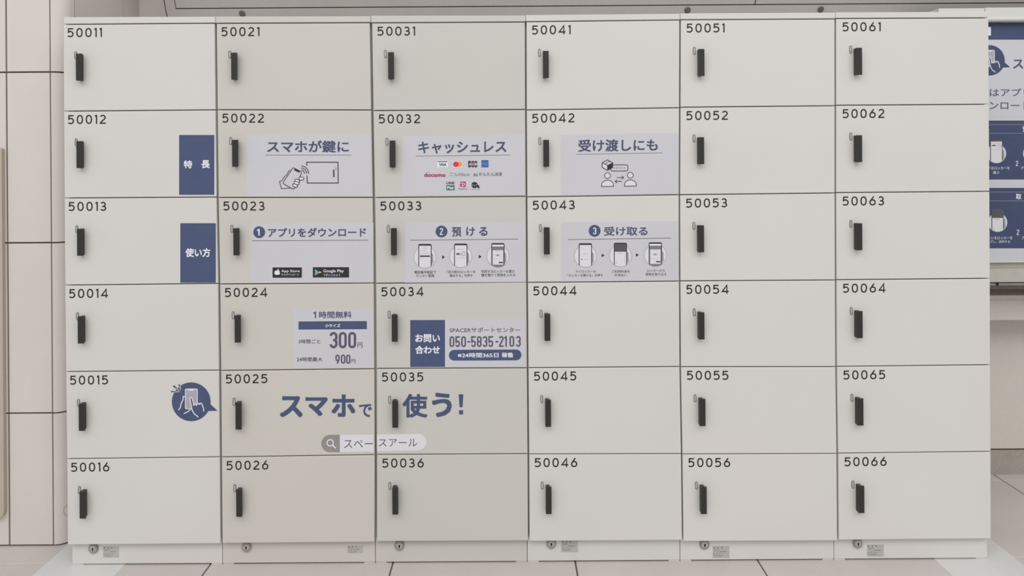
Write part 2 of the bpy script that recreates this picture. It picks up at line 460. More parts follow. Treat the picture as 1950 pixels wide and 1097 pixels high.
DESC = ['leftmost white locker unit, door numbers 50011 to 50016, beside the tiled pillar',
        'second white locker unit from the left, doors 50021 to 50026 with download and price stickers',
        'third white locker unit, doors 50031 to 50036 with cashless and support phone stickers',
        'fourth white locker unit, doors 50041 to 50046, stickers on its second and third doors',
        'fifth white locker unit, plain doors 50051 to 50056 without stickers',
        'rightmost white locker unit, plain doors 50061 to 50066 beside the navy notice board']
LOCKS = [(177, 1045.5), (469, 1042.5), (760.5, 1039.5), (1050, 1036), (1342, 1037.5), (1634, 1035.5)]
LABELS = [(196.2, 1040.5, 226.5, 1062), (661.5, 1039, 691, 1053.5), None, (1068.7, 1029, 1100.5, 1051.7), (1357, 1040, 1389, 1062.5), (1651, 1037, 1683, 1060)]

# shared handle: block on the door with a wider grip plate in front, overhanging to the right
S = SCALE
B = MB()
hw, hh, bw = 10.9 * S, 51 * S, 7.6 * S
B.slab([(0.0004, .0006), (bw, .0006), (bw, hh - .0006), (0.0004, hh - .0006)], -0.0110, 0.0, 0.0006, M_HANDLE)
B.slab([(0, 0), (hw, 0), (hw, hh), (0, hh)], -0.0150, -0.0108, 0.0006, M_HANDLE)
HANDLE = bpy.data.meshes.new('handle')
HANDLE.from_pydata([tuple(v) for v in B.v], [], B.f); HANDLE.materials.append(M_HANDLE); HANDLE.update()
# shared slot: raised metal capsule with a dark rim
B = MB()
def capsule2(w_, h_, n=8):
    r = w_ / 2
    return [(r * math.cos(math.pi * i / n), h_ / 2 - r + r * math.sin(math.pi * i / n)) for i in range(n + 1)] + \
           [(-r * math.cos(math.pi * i / n), -h_ / 2 + r - r * math.sin(math.pi * i / n)) for i in range(n + 1)]
o_, i_ = capsule2(4.9 * S, 14.6 * S), capsule2(3.1 * S, 12.8 * S)
n = len(o_)
v = [(p[0], 0, p[1]) for p in o_] + [(p[0], -.0012, p[1]) for p in o_] + [(p[0], -.0012, p[1]) for p in i_] + [(p[0], -.0006, p[1]) for p in i_]
B.add(v, [(k * n + i, k * n + (i + 1) % n, (k + 1) * n + (i + 1) % n, (k + 1) * n + i) for k in range(3) for i in range(n)], M_SLOTRIM)
B.add([(p[0], -.0006, p[1]) for p in i_], [tuple(range(n))], M_SLOT)
SLOT = bpy.data.meshes.new('slot')
SLOT.from_pydata([tuple(v) for v in B.v], [], B.f)
for m in B.m: SLOT.materials.append(m)
SLOT.polygons.foreach_set('material_index', B.i); SLOT.update()

DOORS = {}
for c in range(6):
    xb0, xb1 = GX[c][6], GX[c + 1][6]
    base = P((xb0 + xb1) / 2, 1070, 0)
    root = empty('locker_unit', (base.x, 0.2, 0))
    tag(root, DESC[c], 'locker', 'white lockers standing side by side in one bank')
    pm = PAINT[c]
    # the column's side planes, straight from bottom to top
    def xz(px, py, y=0.0): q = P(px, py, y); return q.x, q.z
    lt, lb = xz(GX[c][0], TOPL[c]), xz(GX[c][6], GYL[c][6])
    rt, rb = xz(GX[c + 1][0], TOPR[c]), xz(GX[c + 1][6], GYR[c][6])
    def side(t, b, z): return t[0] + (b[0] - t[0]) * (z - t[1]) / (b[1] - t[1])
    e = 0.0004
    zbot, ztopL, ztopR = 0.004, lt[1], rt[1]
    tl, tr = xz(GX[c][0], GYL[c][0] - .9), xz(GX[c + 1][0], GYR[c][0] - .9)
    inset = 0.006 if c == 0 else 0.0
    inset2 = 0.006 if c == 5 else 0.0
    # carcase
    B = MB()
    za = 0.062
    v = []
    for y in (YB, 0.455):
        v += [(side(lt, lb, za) + e + inset, y, za), (side(rt, rb, za) - e - inset2, y, za), (side(rt, rb, tr[1]) - e, y, tr[1]), (side(lt, lb, tl[1]) + e, y, tl[1])]
    B.add(v, [(0, 1, 2, 3), (7, 6, 5, 4), (0, 4, 5, 1), (1, 5, 6, 2), (2, 6, 7, 3), (3, 7, 4, 0)], M_CAV if False else pm)
    B.build('carcase', root)
    # top panel
    B = MB()
    B.slab([(tl[0] + e, tl[1]), (tr[0] - e, tr[1]), (side(rt, rb, ztopR) - e, ztopR), (side(lt, lb, ztopL) + e, ztopL)], -0.0006, 0.455, 0.0012, pm)
    B.build('top_panel', root)
    # plinth with its levelling feet
    x0 = P(137.5, 1060, PL_Y).x if c == 0 else xz(GX[c][6] - 2.6, 1050)[0] + .0006
    x1 = P(1880, 1050, PL_Y).x if c == 5 else xz(GX[c + 1][6] - 2.6, 1050)[0] - .0006
    B = MB(); B.slab([(x0, 0.0032), (x1, 0.0032), (x1, za - .0005), (x0, za - .0005)], PL_Y, 0.44, 0.0008, pm)
    plinth = B.build('plinth', root)
    for xa in (x0 + .0005, x1 - .0255):
        B = MB(); B.box(xa, xa + .025, PL_Y + .0015, PL_Y + .04, 0.0, 0.0032, pm); B.build('foot', root)
    # barrel lock
    lx, ly = LOCKS[c]; q = P(lx, ly, PL_Y - .004)
    B = MB(); B.cyl((q.x, q.z), 0.0113, PL_Y - .0045, PL_Y, M_STEELD, 28, 0.0105); B.cyl((q.x, q.z), 0.0075, PL_Y - .0055, PL_Y - .004, M_STEEL, 24, 0.0072)
    B.box(q.x - .0013, q.x + .0013, PL_Y - .0058, PL_Y - .005, q.z - .0045, q.z + .0012, M_KEY)
    B.cyl((q.x, q.z + .001), .0019, PL_Y - .0058, PL_Y - .005, M_KEY, 12)
    lk = B.build('lock', root)
    if LABELS[c]:
        a = Art(PL_Y)
        x0_, y0_, x1_, y1_ = LABELS[c]; W_, H_ = x1_ - x0_, y1_ - y0_
        a.sheet(x0_, y0_, x1_, y1_, M_PLATE)
        for k in range(3): a.rect(x0_ + W_ * (.06 + .23 * k), y0_ + H_ * .09, x0_ + W_ * (.12 + .23 * k), y0_ + H_ * .19, M_DGREY, 2)
        a.rect(x0_ + W_ * .05, y0_ + H_ * .29, x0_ + W_ * .38, y0_ + H_ * .33, M_MGREY, 2)
        a.rect(x0_ + W_ * .06, y0_ + H_ * .46, x0_ + W_ * .36, y0_ + H_ * .49, M_LGREY, 2)
        a.rect(x0_ + W_ * .42, y0_ + H_ * .45, x0_ + W_ * .82, y0_ + H_ * .50, M_MGREY, 2)
        for k in range(4): a.rect(x0_ + W_ * (.06 + .165 * k), y0_ + H_ * .62, x0_ + W_ * (.105 + .165 * k), y0_ + H_ * .73, M_MGREY, 2)
        a.rect(x0_ + W_ * .1, y0_ + H_ * .81, x0_ + W_ * .55, y0_ + H_ * .85, M_MGREY, 2)
        tag(a.build('rating_label', root), 'small silver rating label')
    # doors
    for r in range(6):
        gl = GAPW[c] if c else -0.4
        gr = GAPW[c + 1] if c < 5 else -0.2
        gv = 0.95
        yTL, yTR = GYL[c][r] + gv, GYR[c][r] + gv
        yBL, yBR = GYL[c][r + 1] - (gv if r < 5 else 0), GYR[c][r + 1] - (gv if r < 5 else 0)
        q = [xz(GX[c][r + 1] + gl, yBL), xz(GX[c + 1][r + 1] - gr, yBR), xz(GX[c + 1][r] - gr, yTR), xz(GX[c][r] + gl, yTL)]
        B = MB(); B.slab(q, 0.0, DT, 0.0013, pm)
        door = B.build('door', root)
        DOORS[(c + 1, r + 1)] = door
        sl = (yTL - yTR) / (GX[c + 1][r] - GX[c][r])
        ox, oy = GX[c][r] + gl, GYL[c][r]
        sx = (GX[c][r + 1] - GX[c][r]) / 165.0
        # number
        a = Art(0.0)
        x = ox + (8.0, 9.4, 10.3, 10.4, 11.0, 11.9)[c]
        y = oy + 7.3
        x_start = x
        for ch in '500%d%d' % (c + 1, r + 1):
            wd, st = GL[ch]
            for si, (pts, cl) in enumerate(st):
                a.line([(x + px_ + sx * py_, y + py_ - sl * (x - x_start + px_)) for px_, py_ in pts], 2.4, M_NUM, 1 + .5 * si, cl)
            x += wd + 5.1
        a.build('door_number', door)
        # handle
        hx = ox + 31.3; hy = oy + 57.6 + 51 - sl * 31
        hx += (-1.1, 0, 0, -.6, 0, 1.5)[c]
        o = bpy.data.objects.new('handle', HANDLE); link(o, door, P(hx + sx * 80, hy, 0) )
        o = bpy.data.objects.new('slot', SLOT); link(o, door, P(ox + 24.6 + sx * 60 + (-1.2, 0, 0, -.2, .9, 2.6)[c], oy + 59.3 - sl * 24, 0))

# ------------------------------------------------------------------ prints on the doors
def sticker(c, r, name='sticker'):
    a = Art(0.0); a.door, a.nm = DOORS[(c, r)], name
    return a
def done(a, label):
    return tag(a.build(a.nm, a.door), label)

def bubble(a, cx, cy, k, ink=M_NAVY, lay=2, rays=True):
    T = lambda pts: [(cx + (p[0] - 540) / 12.19 * k, cy + (p[1] - 550) / 12.19 * k) for p in pts]
    a.disc(cx, cy, 36.9 * k, ink, lay, 56)
    a.poly(T([(985, 605), (1150, 758), (925, 765), (900, 700)]), ink, lay - .3)
    if rays:
        for pts in ([(70, 292), (70, 330), (255, 318)], [(150, 160), (105, 192), (255, 290)], [(233, 145), (277, 143), (292, 258)]):
            a.line(T(pts), 2.4 * k, M_PALE, lay + 1, True)
            a.poly(T(pts), M_DGREY, lay + 2)
    a.poly(T(rrect(395, 242, 692, 722, 34)), M_PALE, lay + 1)
    a.poly(T(rrect(413, 262, 674, 702, 20)), M_SCREEN, lay + 2)
    a.poly(T([(455, 250), (625, 250), (600, 293), (480, 293)]), M_PALE, lay + 3)
    a.poly(T([(515, 465), (535, 452), (562, 470), (605, 630), (640, 595), (668, 625), (705, 580), (730, 605), (775, 583), (815, 655), (835, 770), (705, 905), (615, 835), (570, 760), (545, 650)]), ink, lay + 4)
    for pts in ([(705, 910), (685, 880), (620, 838), (575, 765), (550, 690), (545, 640), (512, 478), (522, 450), (545, 445), (562, 462), (590, 560), (602, 640)],
                [(600, 640), (618, 598), (640, 598), (662, 630), (690, 582), (712, 582), (728, 608), (752, 580), (778, 584), (812, 655), (830, 705), (832, 772)],
                [(396, 428), (355, 425), (356, 490), (305, 600), (287, 690), (245, 742)],
                [(368, 825), (440, 790), (490, 762), (525, 720)]):
        a.line(T(pts), 2.0 * k, M_PALE, lay + 5)

def phone(a, cx, cy, top, kind, r=21.2, wd=25.2, frame=M_INK, body=M_PALE, ring=M_LGREY):
    """a handset drawn in front of a ring and cut off by it at the bottom"""
    a.disc(cx, cy, r, body, 1.6, 48)
    xl, xr = cx - wd / 2 - .1, cx + wd / 2 - .1
    def low(x0, x1, rr):
        return [(x1 + (x0 - x1) * i / 10, cy + math.sqrt(max(0, rr * rr - (x1 + (x0 - x1) * i / 10 - cx) ** 2))) for i in range(11)]
    a.poly([(xr, cy - 8), (xr + 3, cy - 5), (xr + 3.5, cy + 10), (xr, cy + 15)], M_LGREY, 2)
    a.line([(cx + r * math.cos(t * math.pi / 24), cy + r * math.sin(t * math.pi / 24)) for t in range(48)], 0.75, ring, 2.5, True)
    a.poly([(xl, top + 2.5), (xl + .8, top + .8), (xl + 2.5, top), (xr - 2.5, top), (xr - .8, top + .8), (xr, top + 2.5)] + low(xl, xr, r - .2), frame, 3)
    a.poly([(xl + 1.6, top + 3.3), (xr - 1.6, top + 3.3)] + low(xl + 1.6, xr - 1.6, r - .4), body, 4)
    L, W_ = xl + 1.6, wd - 3.2
    bar = lambda x0, y0, x1, y1, m, l=5: a.rect(L + W_ * x0, top + y0, L + W_ * x1, top + y1, m, l)
    if kind == 1:
        bar(.35, 7.4, .65, 8.0, M_DGREY); bar(.1, 12.6, .75, 13.0, M_LGREY)
        for k in range(6): bar(.1 + .14 * k, 17.6, .17 + .14 * k, 18.7, M_LGREY)
        bar(.06, 21.9, .93, 24.5, M_INK); bar(.1, 27.2, .4, 27.7, M_LGREY)
    if kind == 2:
        bar(.2, 10.8, .78, 11.4, M_LGREY); bar(.12, 18.2, .4, 21.6, M_INK2); bar(.42, 15.5, .44, 23, M_LGREY); bar(.5, 18.5, .57, 21.5, M_MGREY)
        a.line([(L + W_ * .66, top + 15.6), (L + W_ * .86, top + 15.6), (L + W_ * .86, top + 23), (L + W_ * .66, top + 23)], .7, M_MGREY, 5, True)
        bar(.12, 27, .88, 27.5, M_LGREY)
    if kind == 3:
        bar(0, 2.9, 1, 6.2, M_WHITE); bar(0, 6.2, 1, 13.4, M_MGREY); bar(-.02, 13.4, .05, 42.4, M_MGREY); bar(.95, 13.4, 1.02, 42.4, M_MGREY)
        bar(.3, 15.8, .7, 16.2, M_LGREY)
        a.line(arc(L + W_ * .48, top + 23, 4.0, 2.6, 125, 235, 6), .6, M_MGREY, 5); a.line(arc(L + W_ * .48, top + 23, 4.0, 2.6, 55, -55, 6), .6, M_MGREY, 5)
        bar(.4, 21.6, .56, 24.4, M_MGREY); bar(.1, 30.5, .8, 30.9, M_LGREY)
        bar(.56, 35.7, .93, 38, M_INK)
        yb_ = top + 41
        xa, xb = L - 1.2, L + W_ + 1.2
        def xlim(y): return math.sqrt(max(0, (r - .3) ** 2 - (y - cy) ** 2))
        xa, xb = max(xa, cx - xlim(yb_)), min(xb, cx + xlim(yb_))
        a.poly([(xa, yb_), (xb, yb_)] + low(xa, xb, r - .3), M_MGREY, 6)
    if kind == 4:
        bar(.08, 7.5, .2, 8, M_LGREY); bar(.2, 11, .4, 11.4, M_LGREY); bar(.3, 20, .72, 20.5, M_MGREY); bar(.4, 30.8, .7, 31.2, M_LGREY)
        a.disc(L + W_ * .18, top + 31, 1.2, M_DGREY, 5, 12)
    if kind == 5:
        bar(-.03, 2.4, 1.03, 17, M_DGREY); bar(.25, 19.6, .68, 20.1, M_MGREY)
        for k in range(5): bar(.84, 24 + 3.4 * k, .88, 24.9 + 3.4 * k, M_MGREY)
        a.disc(L + W_ * .14, top + 38, .8, M_MGREY, 5, 10)
    if kind == 6:
        bar(.1, 7, .9, 7.4, M_LGREY); bar(.12, 9.5, .4, 12, M_DGREY); bar(.5, 9.8, .54, 12, M_MGREY)
        a.line([(L + W_ * .68, top + 8.5), (L + W_ * .88, top + 8.5), (L + W_ * .88, top + 13.5), (L + W_ * .68, top + 13.5)], .6, M_LGREY, 5, True)
        bar(.12, 18.5, .88, 18.9, M_LGREY)

# 50012 and 50013: navy squares at the right edge
a = sticker(1, 2)
a.sheet(340.4, 256.3, 409.8, 371.8, M_PALE); a.rect(341.2, 257.0, 408.3, 371.0, M_NAVY, 2)
a.text('特', 350.2, 305.5, 366.3, 320.6, M_WHITE, .03); a.text('長', 383.6, 305.0, 399.8, 320.4, M_WHITE, .03)
done(a, 'navy sticker with two white characters')
a = sticker(1, 3)
a.sheet(342.6, 424.3, 412.2, 538.9, M_PALE); a.rect(343.4, 425.0, 411.2, 538.4, M_NAVY, 2)
a.text('使い方', 353.4, 472.6, 400.8, 489.4, M_WHITE, .03)
done(a, 'navy sticker with three white characters')
# 50015: speech bubble decal
a = sticker(1, 5)
bubble(a, 364.3, 765.1, 1.0)
done(a, 'round navy speech bubble decal of a finger tapping a phone')

# 50022
a = sticker(2, 2)
a.sheet(470, 257.4, 706.0, 374.0, M_SHEET, .003)
a.text('スマホが鍵に', 508.9, 267.8, 664.4, 290.9, M_TITLE, .022, .002)
a.rect(505.3, 295.0, 669.4, 295.9, M_LINE, 3, .001)
T = lambda pts: [(525 + x / 13.93, 295 + y / 13.93) for x, y in pts]
a.line(T([(825, 290), (825, 195), (1652, 195), (1660, 745), (840, 745), (832, 545)]), 1.65, M_INK)
a.line(T([(1540, 392), (1543, 588)]), 2.5, M_INK); a.line(T([(1597, 330), (1597, 402)]), 1.0, M_DGREY)
for rr in (95, 150, 205): a.line(T(arc(668, 492, rr, rr * .98, 84, -2, 10)), 1.45, M_INK)
a.line(T([(405, 425), (370, 410), (342, 440), (300, 520), (215, 600), (175, 680), (103, 705), (155, 895), (400, 878)]), 1.25, M_INK)
ph = T([(455, 352), (480, 345), (510, 360), (655, 435), (682, 455), (680, 490), (600, 690), (500, 880), (475, 903), (445, 898), (225, 775), (202, 745), (210, 715)])
a.poly(ph, M_SHEET, 4); a.line(ph, 1.35, M_INK, 5, True)
a.line(T([(495, 385), (635, 455)]), 3.0, M_INK, 6)
def cap(x0, y0, x1, y1, r, n=6):
    an = math.degrees(math.atan2(-(y1 - y0), x1 - x0))
    return arc(x1, y1, r, r, an + 90, an - 90, n) + arc(x0, y0, r, r, an - 90, an - 270, n)
for k, (x0, y0, x1, y1, r) in enumerate(((655, 628, 708, 628, 39), (545, 678, 602, 697, 36), (525, 738, 585, 760, 36), (488, 800, 545, 828, 36))):
    a.poly(T(cap(x0, y0, x1, y1, r)), M_PALE, 6 + k * .5); a.line(T(cap(x0, y0, x1, y1, r)), 1.3, M_INK, 6.2 + k * .5, True)
done(a, 'pale sticker with a blue heading, a hand holding a phone and an outlined locker')

# 50032
a = sticker(3, 2)
a.sheet(766.0, 258.6, 999.6, 372.8, M_SHEET, .006)
a.text('キャッシュレス', 796.6, 270.0, 964.1, 293.0, M_TITLE, .022, .012)
a.line([(791.8, 297.3), (971.2, 295.2)], .9, M_LINE)
a.rect(832.6, 306.0, 853.4, 320.0, M_WHITE, 2); a.rect(833.2, 307.2, 852.4, 308.7, M_INK, 3); a.rect(834.2, 318.1, 852.6, 318.9, M_OLIVE, 3)
a.text('VISA', 836.2, 311.1, 850.3, 316.0, M_INK, .03)
a.rect(862.2, 306.6, 880.4, 319.6, M_PALE, 2); a.disc(868.2, 312.9, 5.3, M_MRED, 3, 28); a.disc(874.6, 312.9, 5.3, M_ORANGE, 2.8, 28)
for k, (x0, m, ch) in enumerate(((891.6, M_JNAVY, 'J'), (897.8, M_JRED, 'C'), (903.6, M_JGREEN, 'B'))):
    a.poly(rrect(x0, 306.4, x0 + 5.2, 318.7, 1.6), m, 3)
    a.text(ch, x0 + 1.0, 310.6, x0 + 4.4, 314.6, M_WHITE, .03, 0, 4)
a.rect(916.8, 305.0, 930.2, 318.6, M_BLUE, 3)
a.text('AMERICAN', 917.8, 309.0, 929.3, 311.4, M_LBLUE, .01, 0, 4); a.text('EXPRESS', 918.4, 312.4, 928.8, 314.8, M_LBLUE, .01, 0, 4)
a.text('docomo', 807.7, 329.4, 848.4, 337.0, M_CRIM, .03); a.text('NTT', 814.0, 328.0, 818.8, 329.4, M_CRIM, 0)
a.rect(855.9, 329.4, 863.3, 330.5, M_LGREY, 3); a.rect(855.9, 334.2, 863.3, 335.3, M_LGREY, 3)
a.text('SoftBank', 865.7, 329.2, 894.8, 335.4, M_MGREY, -.004)
a.text('au', 901.8, 330.4, 909.2, 335.4, M_INK2, .01); a.text('かんたん決済', 911.8, 327.9, 956.3, 335.2, M_INK2, .008)
a.text('LINE', 850.2, 346.1, 865.4, 350.9, M_INK, .03); a.rect(849.9, 352.8, 865.6, 362.4, M_GREEN, 3); a.text('Pay', 851.6, 354.8, 864.0, 361.2, M_WHITE, .03, 0, 4)
a.poly(rrect(876.2, 346.0, 887.0, 355.9, .9), M_RED, 3)
a.line([(876.2, 348.9), (883, 348.6), (885.2, 350.4), (884.2, 352.6), (880.6, 353.3), (879.4, 353.3)], 1.0, M_WHITE, 4); a.line([(881.3, 349.2), (879.4, 355.8)], 1.0, M_WHITE, 4)
a.text('PayPay', 873.2, 358.2, 890.2, 362.2, M_INK2, 0)
a.disc(903.7, 352.4, 5.9, M_INK, 3, 28); a.poly([(909.2, 352.0), (911.0, 351.6), (914.2, 358.4), (908.6, 357.6)], M_INK, 3)
a.disc(899.8, 352.2, .9, M_PALE, 4, 10); a.disc(907.2, 352.0, .9, M_PALE, 4, 10); a.disc(903.6, 353.6, 1.6, M_LGREY, 4, 12, 1.2)
for k in range(9): a.rect(897 + k * 1.95, 360.1, 898.3 + k * 1.95, 361.1, M_MGREY, 3)
done(a, 'pale sticker with a blue heading above rows of coloured payment marks')

# 50042
a = sticker(4, 2)
a.sheet(1067.8, 256.2, 1291.6, 371.6, M_SHEET, .013)
a.text('受け渡しにも', 1101.3, 266.0, 1252.5, 289.2, M_TITLE, .022, .012)
a.line([(1097.0, 294.0), (1261.0, 291.0)], .9, M_LINE)
T = lambda pts: [(1000 + x / 5.774, 200 + y / 5.774) for x, y in pts]
hx_ = T([(905, 604), (962, 636), (962, 686), (905, 718), (848, 686), (848, 636)])
a.poly(hx_, M_PALE, 3); a.line(hx_, 1.4, M_INK, 5, True)
a.poly(T([(905, 664), (962, 636), (962, 686), (905, 718)]), M_INK, 4)
a.line(T([(848, 636), (905, 664), (962, 636)]), 1.2, M_INK, 5); a.line(T([(905, 664), (905, 718)]), 1.2, M_INK, 5)
a.poly(T([(868, 646), (886, 656), (944, 624), (926, 614)]), M_INK, 4); a.poly(T([(880, 647), (889, 651), (934, 626), (926, 621)]), M_PALE, 5)
a.line(T(rrect(942, 658, 1130, 726, 20)), 1.3, M_INK, 2.5, True)
for x in (978, 1005, 1033, 1060, 1090): a.disc(*T([(x, 692)])[0], .95, M_INK, 3, 10)
for dx, dy in ((0, 0), (251, -4)):
    cx, cy = T([(905 + dx, 776 + dy)])[0]
    a.disc(cx, cy, 5.6, M_PALE, 3, 26); a.line([(cx + 5.4 * math.cos(i * math.pi / 12), cy + 5.4 * math.sin(i * math.pi / 12)) for i in range(24)], 1.2, M_INK, 4, True)
    bd = T([(842 + dx, 897 + dy)] + arc(906 + dx, 878 + dy, 64, 51, 180, 0, 14) + [(971 + dx, 894 + dy)])
    a.poly(bd, M_PALE, 3); a.line(bd, 1.25, M_INK, 4, True)
a.line(T([(1010, 798), (1080, 797)]), 1.2, M_INK); a.line(T([(1063, 779), (1083, 797), (1063, 815)]), 1.2, M_INK)
a.line(T([(1062, 839), (992, 840)]), 1.2, M_INK); a.line(T([(1010, 822), (990, 840), (1010, 858)]), 1.2, M_INK)
done(a, 'pale sticker with a blue heading, a box and two people swapping it')

# 50023
a = sticker(2, 3)
a.sheet(478, 425.2, 711.2, 539.2, M_SHEET, .005)
a.disc(493.7, 442.2, 11.3, M_NAVY, 2); a.cond('1', 489.6, 435.6, 495.8, 448.6, 2.4, M_WHITE)
a.text('アプリをダウンロード', 510.4, 434.2, 697.2, 451.6, M_TITLE, .022, .004)
a.line([(480.2, 458.6), (700.8, 457.3)], .9, M_DGREY)
a.poly(rrect(519.1, 509.2, 574.9, 528.9, 1.3), M_INK, 2)
a.disc(526.2, 519.3, 3.5, M_WHITE, 3, 20, 4.2); a.disc(530.0, 519.3, 3.5, M_WHITE, 3.1, 20, 4.2); a.disc(533.9, 518.2, 1.5, M_INK, 3.3, 14); a.disc(529.6, 513.9, 1.3, M_WHITE, 3, 12, 1.7)
a.text('App Store', 536, 513.7, 570.8, 519.6, M_WHITE, .01); a.text('からダウンロード', 536, 520.8, 569.2, 525.0, M_PALE, 0)
a.poly(rrect(595.8, 508.8, 664.8, 528.5, 1.0), M_INK, 2)
a.poly([(600.0, 511.9), (600.0, 525.1), (606.6, 518.5)], M_CYAN, 3); a.poly([(600.0, 511.9), (606.6, 518.5), (608.7, 516.6)], M_JGREEN, 3)
a.poly([(606.6, 518.5), (608.7, 516.6), (612.7, 518.5), (608.7, 520.4)], M_YEL, 3); a.poly([(600.0, 525.1), (606.6, 518.5), (608.7, 520.4)], M_RED, 3)
a.text('Google Play', 615.9, 512.9, 654.8, 520.3, M_WHITE, .01); a.text('で手に入れよう', 615.9, 521.4, 648.0, 526.0, M_PALE, 0)
done(a, 'pale sticker numbered 1 with two black app store badges')

# 50033
a = sticker(3, 3)
a.sheet(770.8, 425.0, 1000.6, 538.4, M_SHEET, .006)
a.disc(840.8, 440.9, 11.3, M_NAVY, 2); a.cond('2', 837.5, 434.4, 843.8, 447.2, 1.7, M_WHITE)
a.text('預', 860.5, 432.6, 878.5, 450.6, M_TITLE, .018); a.text('け', 887.9, 432.6, 904.4, 449.4, M_TITLE, .022); a.text('る', 912.2, 432.4, 928.4, 449.2, M_TITLE, .022)
a.line([(780.9, 457.5), (986.5, 455.2)], .9, M_DGREY)
phone(a, 809.4, 489.5, 464.6, 1); phone(a, 877.5, 488.5, 463.8, 2); phone(a, 948.3, 487.6, 463.0, 3)
a.poly([(842.0, 486.0), (847.2, 489.4), (842.0, 493.2)], M_INK, 3); a.poly([(911.9, 485.2), (917.1, 488.6), (911.9, 492.4)], M_INK, 3)
for t, x0, y0, x1, y1 in (('電話番号認証で', 789.2, 515.3, 830.6, 521.3), ('カンタン登録', 792.6, 522.4, 827.0, 528.0), ('「目の前のロッカーを', 851.0, 514.8, 905.4, 520.6),
                          ('検出する」を押す', 856.2, 521.9, 900.4, 527.6), ('利用するロッカーを選び', 916.6, 513.9, 979.8, 519.9), ('鍵を開けて荷物を入れる', 916.6, 520.9, 981.4, 526.8)):
    a.text(t, x0, y0, x1, y1, M_INK2, .008, .003)
done(a, 'pale sticker numbered 2 with three phone pictures')

# 50043
a = sticker(4, 3)
a.sheet(1068.8, 423.2, 1292.0, 536.4, M_SHEET, .01)
a.disc(1132.3, 439.6, 11.3, M_NAVY, 2); a.cond('3', 1129.2, 433.2, 1135.6, 446.2, 1.8, M_WHITE)
a.text('受け取る', 1150.1, 431.8, 1233.0, 449.0, M_TITLE, .018, .006)
a.line([(1081.2, 456.2), (1278.1, 453.4)], .9, M_DGREY)
phone(a, 1114.8, 487.8, 463.2, 4); phone(a, 1181.5, 486.9, 462.3, 5); phone(a, 1248.0, 486.0, 461.5, 3)
a.poly([(1145.8, 483.2), (1151.3, 486.4), (1145.8, 489.8)], M_INK, 3); a.poly([(1211.0, 482.3), (1216.4, 485.6), (1211.0, 488.9)], M_INK, 3)
for t, x0, y0, x1, y1 in (('マイロッカーの', 1096.2, 514.6, 1134.6, 519.8), ('「ロッカーを開ける」を押す', 1080.9, 521.6, 1148.2, 527.2), ('ご利用料金を', 1164.7, 514.2, 1199.6, 519.6),
                          ('お支払い', 1170.4, 520.9, 1193.8, 526.4), ('ロッカーから', 1232.4, 513.0, 1266.0, 518.2), ('荷物を取り出す', 1229.2, 519.6, 1269.4, 525.2)):
    a.text(t, x0, y0, x1, y1, M_INK2, .006, .005)
done(a, 'pale sticker numbered 3 with three phone pictures')

# 50024 price list
a = sticker(2, 4)
a.sheet(558.5, 588.6, 711.6, 701.4, M_SHEET, .006)
a.cond('1', 597.0, 593.2, 603.2, 605.6, 2.4, M_TITLE); a.text('時間無料', 607.4, 593.0, 669.8, 606.2, M_TITLE, .016, .006)
a.rect(568.5, 612.2, 698.7, 627.6, M_NAVY, 2, .006)
a.text('小サイズ', 619.2, 616.6, 648.2, 623.6, M_WHITE, .02)
a.text('3時間ごと', 568.5, 646.2, 610.1, 654.2, M_INK2, .012)
for x0, x1, ch in ((627.7, 642.9, '3'), (645.1, 660.4, '0'), (663.2, 678.3, '0')): a.cond(ch, x0, 632.1, x1, 663.2, 4.6, M_GREYV)
a.text('円', 680.8, 652.2, 690.4, 662.2, M_GREYV, .012)
a.text('24時間最大', 565.2, 680.2, 614.1, 688.4, M_INK2, .012)
for x0, x1, ch in ((638.8, 647.0, '9'), (649.2, 657.8, '0'), (659.0, 667.4, '0')): a.cond(ch, x0, 675.2, x1, 692.5, 2.7, M_GREYV)
a.text('円', 669.3, 683.8, 676.8, 691.5, M_INK2, .008)
done(a, 'pale price sticker reading 300 and 900 yen')

# 50034 support line
a = sticker(3, 4)
a.sheet(780.8, 609.4, 999.8, 699.4, M_SHEET, .006)
a.rect(781.3, 609.6, 847.4, 698.8, M_NAVY, 2, .004)
a.text('お問い', 790.9, 636.3, 837.7, 651.8, M_WHITE, .03); a.text('合わせ', 790.9, 658.5, 837.7, 673.9, M_WHITE, .03)
a.text('SPACERサポートセンター', 856.2, 623.8, 990.8, 633.0, M_INK2, .006, .003)
X = [(1325, 1362, '0'), (1370, 1405, '5'), (1415, 1452, '0'), (1463, 1485, '-'), (1492, 1528, '5'), (1537, 1573, '8'), (1581, 1617, '3'), (1625, 1662, '5'), (1680, 1702, '-'), (1707, 1744, '2'), (1748, 1774, '1'), (1788, 1825, '0'), (1838, 1875, '3')]
for x0, x1, ch in X:
    x0, x1 = 530 + x0 / 4.0625, 530 + x1 / 4.0625; d = (x0 - 856) * .005
    a.cond(ch, x0, 640.4 - d, x1, 661.0 - d, 2.8, M_GREYV)
a.poly([(x, y - (x - 855) * .005) for x, y in rrect(854.9, 666.2, 992.9, 686.8, 10.2, 8)], M_NAVY, 2)
a.text('※24時間365日', 871.7, 671.8, 949.5, 681.2, M_WHITE, .02, .004); a.text('稼働', 955.6, 671.2, 976.8, 680.8, M_WHITE, .02)
done(a, 'navy and pale sticker with the support phone number')

